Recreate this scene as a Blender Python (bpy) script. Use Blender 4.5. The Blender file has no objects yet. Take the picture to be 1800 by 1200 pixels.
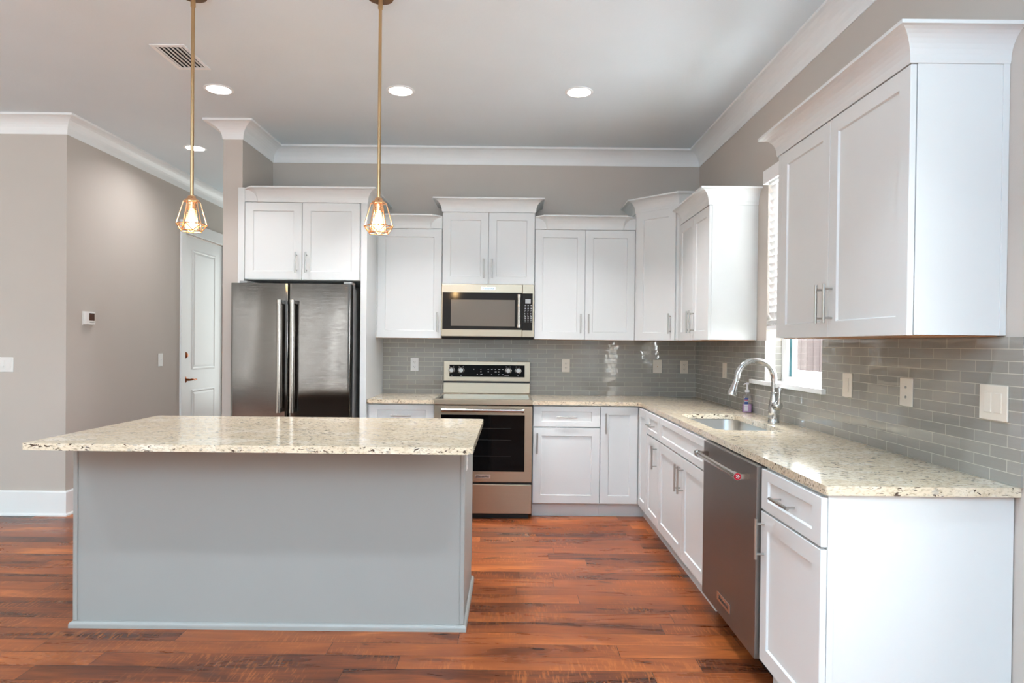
import bpy, math, random
from mathutils import Vector, Matrix
R = math.radians
random.seed(4)
S = bpy.context.scene
C = S.collection

# ------------------------------------------------------------------ camera
FPX, PITCH, YAW, ROLL, CZ, SY, SX = 1152.824, -0.0090335, 0.000063, -0.0108, 1.35366, 15.551, -0.570
def cam_basis(p, y, r):
    f = Vector((math.sin(y)*math.cos(p), math.cos(y)*math.cos(p), math.sin(p)))
    ri = Vector((math.cos(y), -math.sin(y), 0)); u = ri.cross(f)
    return ri*math.cos(r) - u*math.sin(r), u*math.cos(r) + ri*math.sin(r), f
_r, _u, _f = cam_basis(PITCH, YAW, ROLL)
cd = bpy.data.cameras.new('camera'); cam = bpy.data.objects.new('camera', cd); C.objects.link(cam)
cam.matrix_world = Matrix(((_r.x, _u.x, -_f.x, 0), (_r.y, _u.y, -_f.y, 0), (_r.z, _u.z, -_f.z, CZ), (0, 0, 0, 1)))
cd.sensor_width = 36; cd.sensor_fit = 'HORIZONTAL'; cd.lens = FPX/1800*36
cd.shift_x = -SX/1800; cd.shift_y = SY/1800; cd.clip_start = .05
S.camera = cam

# ------------------------------------------------------------------ light
S.view_settings.view_transform = 'Standard'; S.view_settings.look = 'None'
S.view_settings.gamma = 1; S.view_settings.use_curve_mapping = False
S.view_settings.exposure = 0.20
w = bpy.data.worlds.new('sky'); S.world = w; w.use_nodes = True
bg = w.node_tree.nodes['Background']; bg.inputs[0].default_value = (1, .985, .975, 1); bg.inputs[1].default_value = 15.0

def area(name, loc, rot, sx, sy, power, col=(1, 1, 1), portal=False):
    l = bpy.data.lights.new(name, 'AREA'); l.shape = 'RECTANGLE'; l.size = sx; l.size_y = sy
    l.energy = power; l.color = col
    if portal: l.cycles.is_portal = True
    o = bpy.data.objects.new(name, l); C.objects.link(o); o.location = loc; o.rotation_euler = rot
    return o
# daylight outside the sink window; the hall lamp is added fill, its source unseen
area('daylight_kitchen_window', (2.2, 3.8, 1.95), (R(72), 0, R(90)), 1.2, 1.5, 200, (.90, .94, 1))
area('hall_fill', (-2.83, 8.95, 1.5), (R(-90), 0, 0), .9, 2.0, 18, (.90, 1, 1))
# sun high behind the house: it lights the patio and garden outside, not the sink window
sl = bpy.data.lights.new('sun', 'SUN'); sl.energy = 20; sl.angle = R(2); sl.color = (1, .97, .93)
so = bpy.data.objects.new('sun', sl); C.objects.link(so); so.rotation_euler = (R(22), 0, 0)
# added fill lamps behind the camera, like flash bounced off ceiling and walls
area('bounce_fill', (-.6, -2.2, 1.55), (R(180), 0, 0), 1.4, 1.4, 430, (.58, .80, 1))
area('rear_bounce_fill', (-1.8, -.9, 1.5), (R(-90), 0, 0), 1.2, 1.2, 150, (.68, .90, 1))
area('left_bounce_fill', (-2.2, -.8, 1.3), (R(90), 0, R(90)), 1.2, 1.2, 265, (.84, .98, 1))
# beam under a recessed light; a nearer unseen row without fixtures is added fill
def led_beam(x, y, p, col=(1, .98, 1), spread=95):
    l = bpy.data.lights.new('led_beam', 'AREA'); l.shape = 'DISK'; l.size = .15; l.energy = p; l.color = col; l.spread = R(spread)
    o = bpy.data.objects.new('led_beam', l); C.objects.link(o); o.location = (x, y, 3.042)
for x_ in (-2.9, -1.2, .43): led_beam(x_, 1.5, 15, (.74, .88, 1))

# ------------------------------------------------------------------ materials
def lin(r, g, b):
    f = lambda c: c/12.92 if c <= .04045 else ((c + .055)/1.055)**2.4
    return (f(r/255), f(g/255), f(b/255), 1)
class NT:
    def __init__(s, name):
        s.m = bpy.data.materials.new(name); s.m.use_nodes = True; s.t = s.m.node_tree
        s.b = s.t.nodes['Principled BSDF']
    def n(s, typ, **kw):
        x = s.t.nodes.new(typ)
        for k, v in kw.items():
            if k.startswith('i_'): x.inputs[k[2:].replace('_', ' ')].default_value = v
            elif k.startswith('n_'): x.inputs[int(k[2:])].default_value = v
            else: setattr(x, k, v)
        return x
    def l(s, a, b): s.t.links.new(a, b)
    def set(s, **kw):
        for k, v in kw.items(): s.b.inputs[k.replace('_', ' ')].default_value = v
        return s
    def ramp(s, fac, stops, interp='LINEAR'):
        x = s.n('ShaderNodeValToRGB'); cr = x.color_ramp; cr.interpolation = interp
        while len(cr.elements) < len(stops): cr.elements.new(.5)
        for e, (p, c) in zip(cr.elements, stops): e.position = p; e.color = c
        s.l(fac, x.inputs[0]); return x.outputs[0]
    def mix(s, fac, a, b, mode='MIX'):
        x = s.n('ShaderNodeMix', data_type='RGBA', blend_type=mode)
        for sock, v in ((x.inputs[0], fac), (x.inputs[6], a), (x.inputs[7], b)):
            if hasattr(v, 'is_output'): s.l(v, sock)
            else: sock.default_value = v
        return x.outputs[2]
    def math(s, op, a, b=0.0, clamp=False):
        x = s.n('ShaderNodeMath', operation=op, use_clamp=clamp)
        for sock, v in ((x.inputs[0], a), (x.inputs[1], b)):
            if hasattr(v, 'is_output'): s.l(v, sock)
            else: sock.default_value = v
        return x.outputs[0]
    def coords(s, scale=(1, 1, 1), rot=(0, 0, 0), world=True):
        src = s.n('ShaderNodeNewGeometry').outputs['Position'] if world else s.n('ShaderNodeTexCoord').outputs['Object']
        m = s.n('ShaderNodeMapping'); m.inputs['Scale'].default_value = scale; m.inputs['Rotation'].default_value = rot
        s.l(src, m.inputs[0]); return m.outputs[0]
    def noise(s, vec, scale, detail=3, rough=.5, dist=0):
        x = s.n('ShaderNodeTexNoise'); s.l(vec, x.inputs['Vector'])
        x.inputs['Scale'].default_value = scale; x.inputs['Detail'].default_value = detail
        x.inputs['Roughness'].default_value = rough; x.inputs['Distortion'].default_value = dist
        return x.outputs['Fac']
    def bump(s, h, strength=.1, dist=.01):
        x = s.n('ShaderNodeBump'); x.inputs['Strength'].default_value = strength; x.inputs['Distance'].default_value = dist
        s.l(h, x.inputs['Height']); s.l(x.outputs[0], s.b.inputs['Normal'])

def paint(name, rgb, rough=.5, tex=0, spec=.5, bumpscale=180):
    t = NT(name).set(Roughness=rough)
    t.b.inputs['Specular IOR Level'].default_value = spec
    c = lin(*rgb); v = t.coords()
    n = t.noise(v, 3.0, 2)
    t.l(t.mix(n, tuple(x*.975 for x in c[:3]) + (1,), tuple(min(1, x*1.02) for x in c[:3]) + (1,)), t.b.inputs['Base Color'])
    if tex: t.bump(t.noise(v, bumpscale, 3), tex, .003)
    return t.m
M = {}
M['white'] = paint('cabinet_white_paint', (224, 226, 225), .32)
M['trim'] = paint('trim_white_paint', (244, 246, 246), .38)
M['ceil'] = paint('ceiling_paint', (226, 236, 241), .85, .25, .2, 70)
M['wall'] = paint('greige_wall_paint', (200, 192, 184), .7, .12, .3, 140)
M['gray'] = paint('island_gray_paint', (155, 155, 151), .45, .05)
M['plate'] = paint('almond_plastic', (226, 217, 203), .35)
M['plate_w'] = paint('white_plastic', (235, 233, 230), .35)
M['wood'] = paint('cabinet_underside_birch', (176, 132, 92), .55)
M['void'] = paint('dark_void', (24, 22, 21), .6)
M['blind'] = paint('blind_white_vinyl', (248, 248, 248), .4)
M['vinyl'] = paint('window_vinyl', (240, 240, 240), .35)
M['teal'] = paint('teal_window_strip', (40, 108, 118), .4)
M['black'] = paint('black_plastic', (18, 18, 18), .4)

def metal(name, rgb, rough, brush=None, aniso=0.0, bump=.0, wave=0):
    t = NT(name).set(Metallic=1.0, Roughness=rough)
    c = lin(*rgb)
    if brush:
        v = t.coords(brush)
        n = t.noise(v, 1.0, 4, .6)
        t.l(t.mix(n, tuple(x*.90 for x in c[:3]) + (1,), tuple(min(1, x*1.08) for x in c[:3]) + (1,)), t.b.inputs['Base Color'])
        r = t.math('MULTIPLY_ADD', n, .10); t.t.nodes[-1].inputs[2].default_value = rough - .05
        t.l(r, t.b.inputs['Roughness'])
        h = n
        if wave:
            big = t.noise(t.coords((wave, wave, wave*.35)), 1.0, 1)
            bb = t.n('ShaderNodeBump'); bb.inputs['Strength'].default_value = .35; bb.inputs['Distance'].default_value = .02
            t.l(big, bb.inputs['Height'])
            b2 = t.n('ShaderNodeBump'); b2.inputs['Strength'].default_value = max(bump, .01); b2.inputs['Distance'].default_value = .0006
            t.l(h, b2.inputs['Height']); t.l(bb.outputs[0], b2.inputs['Normal']); t.l(b2.outputs[0], t.b.inputs['Normal'])
        elif bump: t.bump(h, bump, .0006)
    else:
        t.b.inputs['Base Color'].default_value = c
        n = t.noise(t.coords(), 60, 2)
        r = t.math('MULTIPLY_ADD', n, .06); t.t.nodes[-1].inputs[2].default_value = rough - .03
        t.l(r, t.b.inputs['Roughness'])
    t.b.inputs['Anisotropic'].default_value = aniso
    return t.m
M['steel'] = metal('stainless_brushed_upright', (114, 111, 109), .07, (2, 2, 900), .0, .10, 2.4)
M['steel_h'] = metal('stainless_brushed_across', (186, 171, 150), .34, (4, 900, 900), .0, .10)
M['steel_dw'] = metal('stainless_dishwasher', (146, 143, 140), .44, (900, 4, 900), .0, .03)
M['steel_side'] = paint('fridge_side_gray', (150, 150, 149), .4)
M['bar'] = metal('handle_steel', (186, 181, 175), .2)
M['nickel'] = metal('brushed_nickel', (186, 184, 180), .3)
M['chrome'] = metal('faucet_stainless', (205, 205, 205), .14)
M['sinksteel'] = metal('sink_satin_steel', (186, 184, 180), .32)
M['brass'] = metal('antique_brass', (196, 164, 122), .3)
M['bronze'] = metal('canopy_bronze', (120, 78, 40), .25)
M['copper'] = metal('cage_copper', (232, 184, 142), .25)
M['orb'] = metal('door_hardware_copper_bronze', (150, 84, 44), .3)

def glossy_black(name, rgb, rough=.06, spec=.5):
    t = NT(name).set(Roughness=rough); t.b.inputs['Base Color'].default_value = lin(*rgb)
    t.b.inputs['Specular IOR Level'].default_value = spec
    n = t.noise(t.coords(), 8, 1); r = t.math('MULTIPLY_ADD', n, .02); t.t.nodes[-1].inputs[2].default_value = rough - .01
    t.l(r, t.b.inputs['Roughness']); return t.m
M['bglass'] = glossy_black('black_oven_glass', (8, 8, 9), .06, .12)
M['mwglass'] = glossy_black('microwave_door_glass', (34, 30, 28), .08, .25)
M['mwwin'] = glossy_black('microwave_window_mesh', (112, 104, 95), .16, .3)
M['ctglass'] = glossy_black('cooktop_glass', (20, 19, 19), .05)
M['lcd'] = glossy_black('display_gray', (176, 178, 178), .2)
M['tstat_lcd'] = glossy_black('thermostat_screen_amber', (72, 34, 10), .2)
M['red'] = glossy_black('medallion_red', (176, 20, 40), .25)
M['ink'] = glossy_black('badge_ink', (32, 32, 34), .4)
M['keyw'] = glossy_black('keypad_white', (200, 200, 200), .4)
M['badge'] = metal('badge_plate', (222, 218, 212), .22)

def emit(name, rgb, s):
    t = NT(name); t.b.inputs['Base Color'].default_value = (1, 1, 1, 1)
    t.b.inputs['Emission Color'].default_value = rgb; t.b.inputs['Emission Strength'].default_value = s
    return t.m
M['led'] = emit('led_diffuser', (1, .98, .95, 1), 8)
M['filament'] = emit('glowing_filament', (1, .68, .30, 1), 110)

def thin_glass(name, tint, mixfac=.08, glow=None):
    t = NT(name); nt = t.t
    tr = t.n('ShaderNodeBsdfTransparent'); tr.inputs[0].default_value = tint
    gl = t.n('ShaderNodeBsdfGlossy'); gl.inputs['Roughness'].default_value = .02
    mx = t.n('ShaderNodeMixShader'); mx.inputs[0].default_value = mixfac
    t.l(tr.outputs[0], mx.inputs[1]); t.l(gl.outputs[0], mx.inputs[2])
    out = nt.nodes['Material Output']; last = mx.outputs[0]
    if glow:
        em = t.n('ShaderNodeEmission'); em.inputs[0].default_value = glow[0]; em.inputs[1].default_value = glow[1]
        ad = t.n('ShaderNodeAddShader'); t.l(last, ad.inputs[0]); t.l(em.outputs[0], ad.inputs[1]); last = ad.outputs[0]
    t.l(last, out.inputs[0]); return t.m
M['glass'] = thin_glass('window_glass', (.96, .98, .98, 1))
M['bulb'] = thin_glass('amber_bulb_glass', (1, .93, .8, 1), .06, ((1, .74, .36, 1), 1.0))
M['bottle'] = thin_glass('clear_bottle_plastic', (.93, .92, .95, 1), .12)
t = NT('lilac_soap').set(Roughness=.15); t.b.inputs['Base Color'].default_value = lin(196, 160, 205); M['soap'] = t.m
M['pump'] = paint('pump_white_plastic', (232, 228, 232), .3)
# bottle label: blue, white and red bands
t = NT('soap_label_print').set(Roughness=.35)
sx = t.n('ShaderNodeSeparateXYZ'); t.l(t.coords(), sx.inputs[0])
f = t.math('MULTIPLY_ADD', sx.outputs[2], 1/.09); t.t.nodes[-1].inputs[2].default_value = -.925/.09
t.l(t.ramp(f, [(0, lin(226, 220, 232)), (.3, lin(214, 200, 222)), (.42, lin(232, 232, 240)), (.5, lin(60, 84, 150)), (.66, lin(60, 84, 150)), (.70, lin(235, 235, 240)), (.78, lin(196, 70, 90)), (.84, lin(70, 90, 150))], 'CONSTANT'), t.b.inputs['Base Color'])
M['label'] = t.m

# granite
def granite():
    t = NT('cream_granite').set(Roughness=.09); t.b.inputs['Specular IOR Level'].default_value = .5
    v = t.coords((1, 1.5, 1.5), (0, 0, R(14)))
    big = t.noise(v, 5.5, 4, .55, .6)
    base = t.ramp(big, [(.3, lin(230, 214, 188)), (.5, lin(220, 204, 178)), (.68, lin(232, 220, 200))])
    fine = t.noise(t.coords((60, 150, 120), (0, 0, R(14))), 1.0, 4, .65, .4)
    c1 = t.mix(t.ramp(fine, [(.36, (.8, .8, .8, 1)), (.52, (0, 0, 0, 1))]), base, lin(180, 162, 134))
    fl = t.noise(t.coords((34, 60, 60), (0, 0, R(14))), 1.0, 3, .6)
    c2 = t.mix(t.ramp(fl, [(.58, (0, 0, 0, 1)), (.66, (.45, .45, .45, 1))]), c1, lin(226, 220, 206))
    sp = t.noise(t.coords((42, 105, 90), (0, 0, R(14))), 1.0, 2, .5, .9)
    clump = t.noise(t.coords(), 7, 2)
    thr = t.math('MULTIPLY_ADD', clump, .16); t.t.nodes[-1].inputs[2].default_value = -.08
    spm = t.math('ADD', sp, thr)
    c3 = t.mix(t.ramp(spm, [(.61, (0, 0, 0, 1)), (.655, (.95, .95, .95, 1))]), c2, lin(66, 50, 40))
    gy = t.noise(t.coords((26, 50, 50), (0, 0, R(-20))), 1.0, 2)
    c4 = t.mix(t.ramp(gy, [(.63, (0, 0, 0, 1)), (.70, (.55, .55, .55, 1))]), c3, lin(150, 146, 140))
    t.l(c4, t.b.inputs['Base Color'])
    return t.m
M['granite'] = granite()

# planks
def planks():
    t = NT('hand_scraped_plank_floor')
    v = t.coords()
    sp = t.n('ShaderNodeSeparateXYZ'); t.l(v, sp.inputs[0])
    row = t.math('FLOOR', t.math('DIVIDE', sp.outputs[1], .118)); wn = t.n('ShaderNodeTexWhiteNoise', noise_dimensions='1D'); t.l(row, wn.inputs['W'])
    cx = t.math('MULTIPLY_ADD', wn.outputs['Value'], 1.9); t.l(sp.outputs[0], t.t.nodes[-1].inputs[2])
    cv = t.n('ShaderNodeCombineXYZ'); t.l(cx, cv.inputs[0]); t.l(sp.outputs[1], cv.inputs[1])
    br = t.n('ShaderNodeTexBrick'); t.l(cv.outputs[0], br.inputs['Vector'])
    br.offset = 0; br.offset_frequency = 2; br.squash = 1
    br.inputs['Color1'].default_value = (0, 0, 0, 1); br.inputs['Color2'].default_value = (1, 1, 1, 1); br.inputs['Mortar'].default_value = (.35, .35, .35, 1)
    br.inputs['Scale'].default_value = 1; br.inputs['Mortar Size'].default_value = .0014; br.inputs['Mortar Smooth'].default_value = .3
    br.inputs['Bias'].default_value = 0; br.inputs['Brick Width'].default_value = 1.28; br.inputs['Row Height'].default_value = .118
    plank = br.outputs['Color']
    # shift the grain from plank to plank
    comb = t.n('ShaderNodeCombineXYZ'); off = t.math('MULTIPLY', plank, 37.0); t.l(off, comb.inputs[0]); t.l(off, comb.inputs[2])
    ad = t.n('ShaderNodeVectorMath', operation='ADD'); t.l(v, ad.inputs[0]); t.l(comb.outputs[0], ad.inputs[1])
    def mp(scale, rot=0):
        m = t.n('ShaderNodeMapping'); m.inputs['Scale'].default_value = scale; m.inputs['Rotation'].default_value = (0, 0, rot)
        t.l(ad.outputs[0], m.inputs[0]); return m.outputs[0]
    g1 = t.noise(mp((1.6, 9, 1)), 1.0, 5, .6, .8)
    g2 = t.noise(mp((5, 70, 1)), 1.0, 4, .6, .4)
    ch = t.noise(mp((95, 13, 1), R(24)), 1.0, 2, .5)
    chm = t.noise(mp((2.4, 5, 1)), 1.0, 2)
    a = t.math('MULTIPLY_ADD', plank, .34); k = t.t.nodes[-1]; t.l(t.math('MULTIPLY', g1, .78), k.inputs[2])
    b = t.math('MULTIPLY_ADD', g2, .22); k = t.t.nodes[-1]; t.l(a, k.inputs[2])
    col = t.ramp(b, [(.36, lin(44, 22, 15)), (.50, lin(90, 45, 25)), (.64, lin(128, 66, 34)), (.80, lin(156, 84, 42)), (.95, lin(200, 118, 62))])
    cm = t.math('MULTIPLY', t.ramp(ch, [(.53, (0, 0, 0, 1)), (.62, (1, 1, 1, 1))]), t.ramp(chm, [(.46, (0, 0, 0, 1)), (.62, (.34, .34, .34, 1))]))
    col = t.mix(cm, col, lin(204, 122, 66))
    kn = t.noise(mp((3.2, 14, 1)), 1.0, 2, .5, 1.2)
    col = t.mix(t.ramp(kn, [(.66, (0, 0, 0, 1)), (.74, (.85, .85, .85, 1))]), col, lin(38, 20, 16))
    col = t.mix(br.outputs['Fac'], col, lin(34, 16, 11))
    t.l(col, t.b.inputs['Base Color'])
    t.b.inputs['Specular IOR Level'].default_value = .30
    r = t.math('MULTIPLY_ADD', g1, .18); t.t.nodes[-1].inputs[2].default_value = .20
    t.l(r, t.b.inputs['Roughness'])
    h = t.math('MULTIPLY_ADD', br.outputs['Fac'], -1.4); k = t.t.nodes[-1]
    h2 = t.math('MULTIPLY_ADD', g1, .9); k2 = t.t.nodes[-1]; t.l(t.math('MULTIPLY', ch, .25), k2.inputs[2]); t.l(h2, k.inputs[2])
    t.bump(h, .22, .003)
    return t.m
M['floor'] = planks()

def tiles(name, axis):
    t = NT(name)
    geo = t.n('ShaderNodeNewGeometry'); sp = t.n('ShaderNodeSeparateXYZ'); t.l(geo.outputs['Position'], sp.inputs[0])
    cb = t.n('ShaderNodeCombineXYZ'); t.l(sp.outputs[axis], cb.inputs[0]); z = t.math('SUBTRACT', sp.outputs[2], .914); t.l(z, cb.inputs[1])
    br = t.n('ShaderNodeTexBrick'); t.l(cb.outputs[0], br.inputs['Vector']); br.offset = .5; br.offset_frequency = 2
    br.inputs['Color1'].default_value = (0, 0, 0, 1); br.inputs['Color2'].default_value = (1, 1, 1, 1); br.inputs['Mortar'].default_value = (.5, .5, .5, 1)
    br.inputs['Scale'].default_value = 1; br.inputs['Mortar Size'].default_value = .0013; br.inputs['Mortar Smooth'].default_value = .15
    br.inputs['Bias'].default_value = 0; br.inputs['Brick Width'].default_value = .1525; br.inputs['Row Height'].default_value = .0402
    col = t.ramp(br.outputs['Color'], [(0, lin(153, 151, 145)), (1, lin(167, 164, 157))])
    n = t.noise(t.coords((3, 3, 30)), 4, 3); col = t.mix(t.math('MULTIPLY', n, .35), col, lin(126, 122, 114))
    col = t.mix(br.outputs['Fac'], col, lin(196, 190, 178)); t.l(col, t.b.inputs['Base Color'])
    rr = t.math('MULTIPLY_ADD', br.outputs['Fac'], .6); t.t.nodes[-1].inputs[2].default_value = .015; t.l(rr, t.b.inputs['Roughness'])
    t.b.inputs['Specular IOR Level'].default_value = .85
    # each tile tilts and bows a little on its own
    cb2 = t.n('ShaderNodeCombineXYZ'); o = t.math('MULTIPLY', br.outputs['Color'], 50.0)
    t.l(sp.outputs[axis], cb2.inputs[0]); t.l(sp.outputs[2], cb2.inputs[1]); t.l(o, cb2.inputs[2])
    wv = t.noise(cb2.outputs[0], 9, 1)
    h = t.math('MULTIPLY_ADD', br.outputs['Fac'], -.22); t.l(wv, t.t.nodes[-1].inputs[2])
    t.bump(h, .22, .005)
    return t.m
M['tile_x'] = tiles('gray_glass_subway_tile_back', 0)
M['tile_y'] = tiles('gray_glass_subway_tile_side', 1)

# fence boards outside
t = NT('weathered_fence_boards').set(Roughness=.8)
n = t.noise(t.coords((6, 9, .7)), 1.5, 4); t.l(t.ramp(n, [(.3, lin(58, 47, 51)), (.55, lin(70, 60, 62)), (.75, lin(80, 73, 74))]), t.b.inputs['Base Color']); M['fence'] = t.m
t = NT('pale_patio_ground').set(Roughness=.9)
n = t.noise(t.coords(), 2, 4); t.l(t.ramp(n, [(.3, lin(150, 150, 140)), (.7, lin(186, 184, 174))]), t.b.inputs['Base Color']); M['ground'] = t.m

# ------------------------------------------------------------------ mesh helpers
class MB:
    """collects shapes (each carried through self.T) into one mesh"""
    def __init__(s, T=None): s.v = []; s.f = []; s.sm = []; s.mi = []; s.cur = 0; s.T = T or Matrix()
    def use(s, k): s.cur = k; return s
    def add(s, vs, fs, smooth=False):
        o = len(s.v); s.v += [s.T @ Vector(p) for p in vs]
        for f in fs: s.f.append([i + o for i in f]); s.sm.append(smooth); s.mi.append(s.cur)
        return s
    def box(s, x0, x1, y0, y1, z0, z1):
        v = [(x, y, z) for z in (z0, z1) for y in (y0, y1) for x in (x0, x1)]
        return s.add(v, [(0, 2, 3, 1), (4, 5, 7, 6), (0, 1, 5, 4), (2, 6, 7, 3), (0, 4, 6, 2), (1, 3, 7, 5)])
    def prism(s, pts, z0, z1, axis='z'):
        n = len(pts); g = {'z': lambda a, b, c: (a, b, c), 'y': lambda a, b, c: (a, c, b), 'x': lambda a, b, c: (c, a, b)}[axis]
        v = [g(a, b, z0) for a, b in pts] + [g(a, b, z1) for a, b in pts]
        return s.add(v, [list(range(n))[::-1], list(range(n, 2*n))] + [(i, (i+1) % n, n + (i+1) % n, n + i) for i in range(n)])
    def ring(s, c, ax, r, n, ph=0):
        ax = Vector(ax).normalized(); a = ax.orthogonal().normalized() if abs(ax.z) < .99 else Vector((1, 0, 0)); b = ax.cross(a)
        return [Vector(c) + r*(math.cos(ph + 2*math.pi*i/n)*a + math.sin(ph + 2*math.pi*i/n)*b) for i in range(n)]
    def loft(s, rings, caps=True, smooth=True):
        n = len(rings[0]); v = [p for r in rings for p in r]; f = []
        for k in range(len(rings)-1):
            for i in range(n): f.append((k*n + i, k*n + (i+1) % n, (k+1)*n + (i+1) % n, (k+1)*n + i))
        s.add(v, f, smooth)
        if caps:
            o = len(s.v) - len(v)
            s.f.append([o + i for i in range(n)][::-1]); s.sm.append(False); s.mi.append(s.cur)
            s.f.append([o + (len(rings)-1)*n + i for i in range(n)]); s.sm.append(False); s.mi.append(s.cur)
        return s
    def cyl(s, p0, p1, r0, r1=None, n=20, ph=0):
        r1 = r0 if r1 is None else r1; ax = Vector(p1) - Vector(p0)
        return s.loft([s.ring(p0, ax, r0, n, ph), s.ring(p1, ax, r1, n, ph)])
    def lathe(s, c, prof, ax=(0, 0, 1), n=28, caps=True):
        ax = Vector(ax).normalized(); c = Vector(c)
        return s.loft([s.ring(c + ax*h, ax, max(r, 1e-4), n) for r, h in prof], caps)
    def tube(s, pts, r, n=12, caps=True):
        pts = [Vector(p) for p in pts]; rs = r if isinstance(r, (list, tuple)) else [r]*len(pts)
        rings = []; a = None
        for i, p in enumerate(pts):
            d = (pts[min(i+1, len(pts)-1)] - pts[max(i-1, 0)]).normalized()
            if a is None: a = d.orthogonal().normalized()
            a = (a - d*a.dot(d)).normalized(); b = d.cross(a)
            rings.append([p + rs[i]*(math.cos(2*math.pi*k/n)*a + math.sin(2*math.pi*k/n)*b) for k in range(n)])
        return s.loft(rings, caps)
    def ball(s, c, r, n=16, m=10, sc=(1, 1, 1)):
        c = Vector(c); rings = []
        for k in range(m + 1):
            th = math.pi*k/m; rr = max(math.sin(th), 1e-3)
            rings.append([c + Vector((sc[0]*r*rr*math.cos(2*math.pi*i/n), sc[1]*r*rr*math.sin(2*math.pi*i/n), -sc[2]*r*math.cos(th))) for i in range(n)])
        return s.loft(rings)
    def sweep(s, path, prof, closed_prof=True, smooth=False):
        """path: plan polyline; profile (out, z): out is to the RIGHT of the direction of travel, mitred at corners"""
        P = [Vector((a, b)) for a, b in path]; rings = []
        for i, p in enumerate(P):
            nn = []
            for a, b in ((i-1, i), (i, i+1)):
                if a >= 0 and b < len(P):
                    d = (P[b] - P[a]).normalized(); nn.append(Vector((d.y, -d.x)))
            if len(nn) == 2:
                m = nn[0] + nn[1]; m = m/(m.dot(nn[0]))
            else: m = nn[0]
            rings.append([(p.x + m.x*o, p.y + m.y*o, z) for o, z in prof])
        return s.loft(rings, True, smooth)
    def build(s, name, mat, thing=None, bev=0, seg=2, ang=38, parent=None):
        par = parent or thing; org = Vector((0, 0, 0)); q = par
        while q is not None: org += q.location; q = q.parent
        me = bpy.data.meshes.new(name)
        me.from_pydata([tuple(p - org) for p in s.v], [], s.f)
        for p, k, q in zip(me.polygons, s.sm, s.mi): p.use_smooth = k; p.material_index = q
        me.validate(); me.update()
        import bmesh
        b = bmesh.new(); b.from_mesh(me); bmesh.ops.recalc_face_normals(b, faces=b.faces); b.to_mesh(me); b.free()
        if any(s.sm): me.set_sharp_from_angle(angle=R(42))
        for q in (mat if isinstance(mat, (list, tuple)) else [mat]): me.materials.append(q)
        o = bpy.data.objects.new(name, me); C.objects.link(o)
        if par: o.parent = par
        if bev:
            m = o.modifiers.new('bevel', 'BEVEL'); m.width = bev; m.segments = seg; m.limit_method = 'ANGLE'; m.angle_limit = R(ang)
            m.harden_normals = False
        return o
def thing(name, label, cat, loc, group=None):
    o = bpy.data.objects.new(name, None); C.objects.link(o); o.location = loc; o.empty_display_size = .1
    o['label'] = label; o['category'] = cat
    if group: o['group'] = group
    return o
def tag(o, label, cat, group=None):
    o['label'] = label; o['category'] = cat
    if group: o['group'] = group
    return o
def struct(o): o['kind'] = 'structure'; return o
def F(x, y, z=0, rot=0): return Matrix.Translation((x, y, z)) @ Matrix.Rotation(R(rot), 4, 'Z')
def text(name, body, size, T, mat, parent, ext=.0004):
    c = bpy.data.curves.new(name, 'FONT'); c.body = body; c.size = size; c.align_x = 'CENTER'; c.align_y = 'CENTER'; c.extrude = ext
    c.offset = size*.012
    f = bpy.data.objects.new(name + '_outline', c); C.objects.link(f)
    dg = bpy.context.evaluated_depsgraph_get(); me = bpy.data.meshes.new_from_object(f.evaluated_get(dg))
    bpy.data.objects.remove(f); bpy.data.curves.remove(c)
    org = Vector((0, 0, 0)); q = parent
    while q is not None: org += q.location; q = q.parent
    me.transform(Matrix.Translation(-org) @ T); me.materials.clear(); me.materials.append(mat); me.name = name
    o = bpy.data.objects.new(name, me); C.objects.link(o); o.parent = parent
    return o

# ------------------------------------------------------------------ room
XR, YB, ZC, XL, YL = 1.627, 5.754, 3.05, -3.418, 5.03
XN0, XN1, YN = -2.256, -2.106, 5.11
YREAR, XFAR, YHALL = -6.5, -6.4, 9.0
struct(MB().box(XFAR-.15, XR+.15, YREAR-.15, YHALL+.15, -.12, 0).build('floor', M['floor']))
struct(MB().box(XFAR-.15, XR+.15, YREAR-.15, YHALL+.15, ZC, ZC+.12).build('ceiling', M['ceil']))
struct(MB().box(XN1, XR+.15, YB, YB+.13, 0, ZC).build('wall_back', M['wall']))
struct(MB().box(XN0, XN1, YN, YHALL, 0, ZC).build('wall_partition', M['wall']))
struct(MB().box(XFAR, XL, YL, YL+.13, 0, ZC).build('wall_left', M['wall']))
def wall_grid(axis, c0, c1, a0, a1, holes, name):
    """a wall slab with rectangular openings; axis 'x': slab between x=c0..c1 running along y"""
    A = sorted({a0, a1} | {h[0] for h in holes} | {h[1] for h in holes}); Z = sorted({0, ZC} | {h[2] for h in holes} | {h[3] for h in holes})
    m = MB()
    for i in range(len(A)-1):
        for k in range(len(Z)-1):
            ma, mz = (A[i]+A[i+1])/2, (Z[k]+Z[k+1])/2
            if any(h[0] < ma < h[1] and h[2] < mz < h[3] for h in holes): continue
            if axis == 'x': m.box(c0, c1, A[i], A[i+1], Z[k], Z[k+1])
            else: m.box(A[i], A[i+1], c0, c1, Z[k], Z[k+1])
    return struct(m.build(name, M['wall']))
KW = (3.412, 4.193, 1.135, 2.43)            # the window over the sink
SW = (.05, 1.35, .85, 2.0)               # side window behind the camera
wall_grid('x', XR, XR+.15, YREAR, YB+.13, [KW, SW], 'wall_right')
DY0, DY1, DZ = 6.84, 7.765, 2.475
wall_grid('x', XL-.13, XL, YL+.13, YHALL, [(DY0, DY1, 0, DZ)], 'wall_hall')
struct(MB().box(XL-.13, XN1, YHALL, YHALL+.13, 0, ZC).build('wall_far', M['wall']))
LW = (-6.2, -5.75, .3, 2.45)
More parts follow.
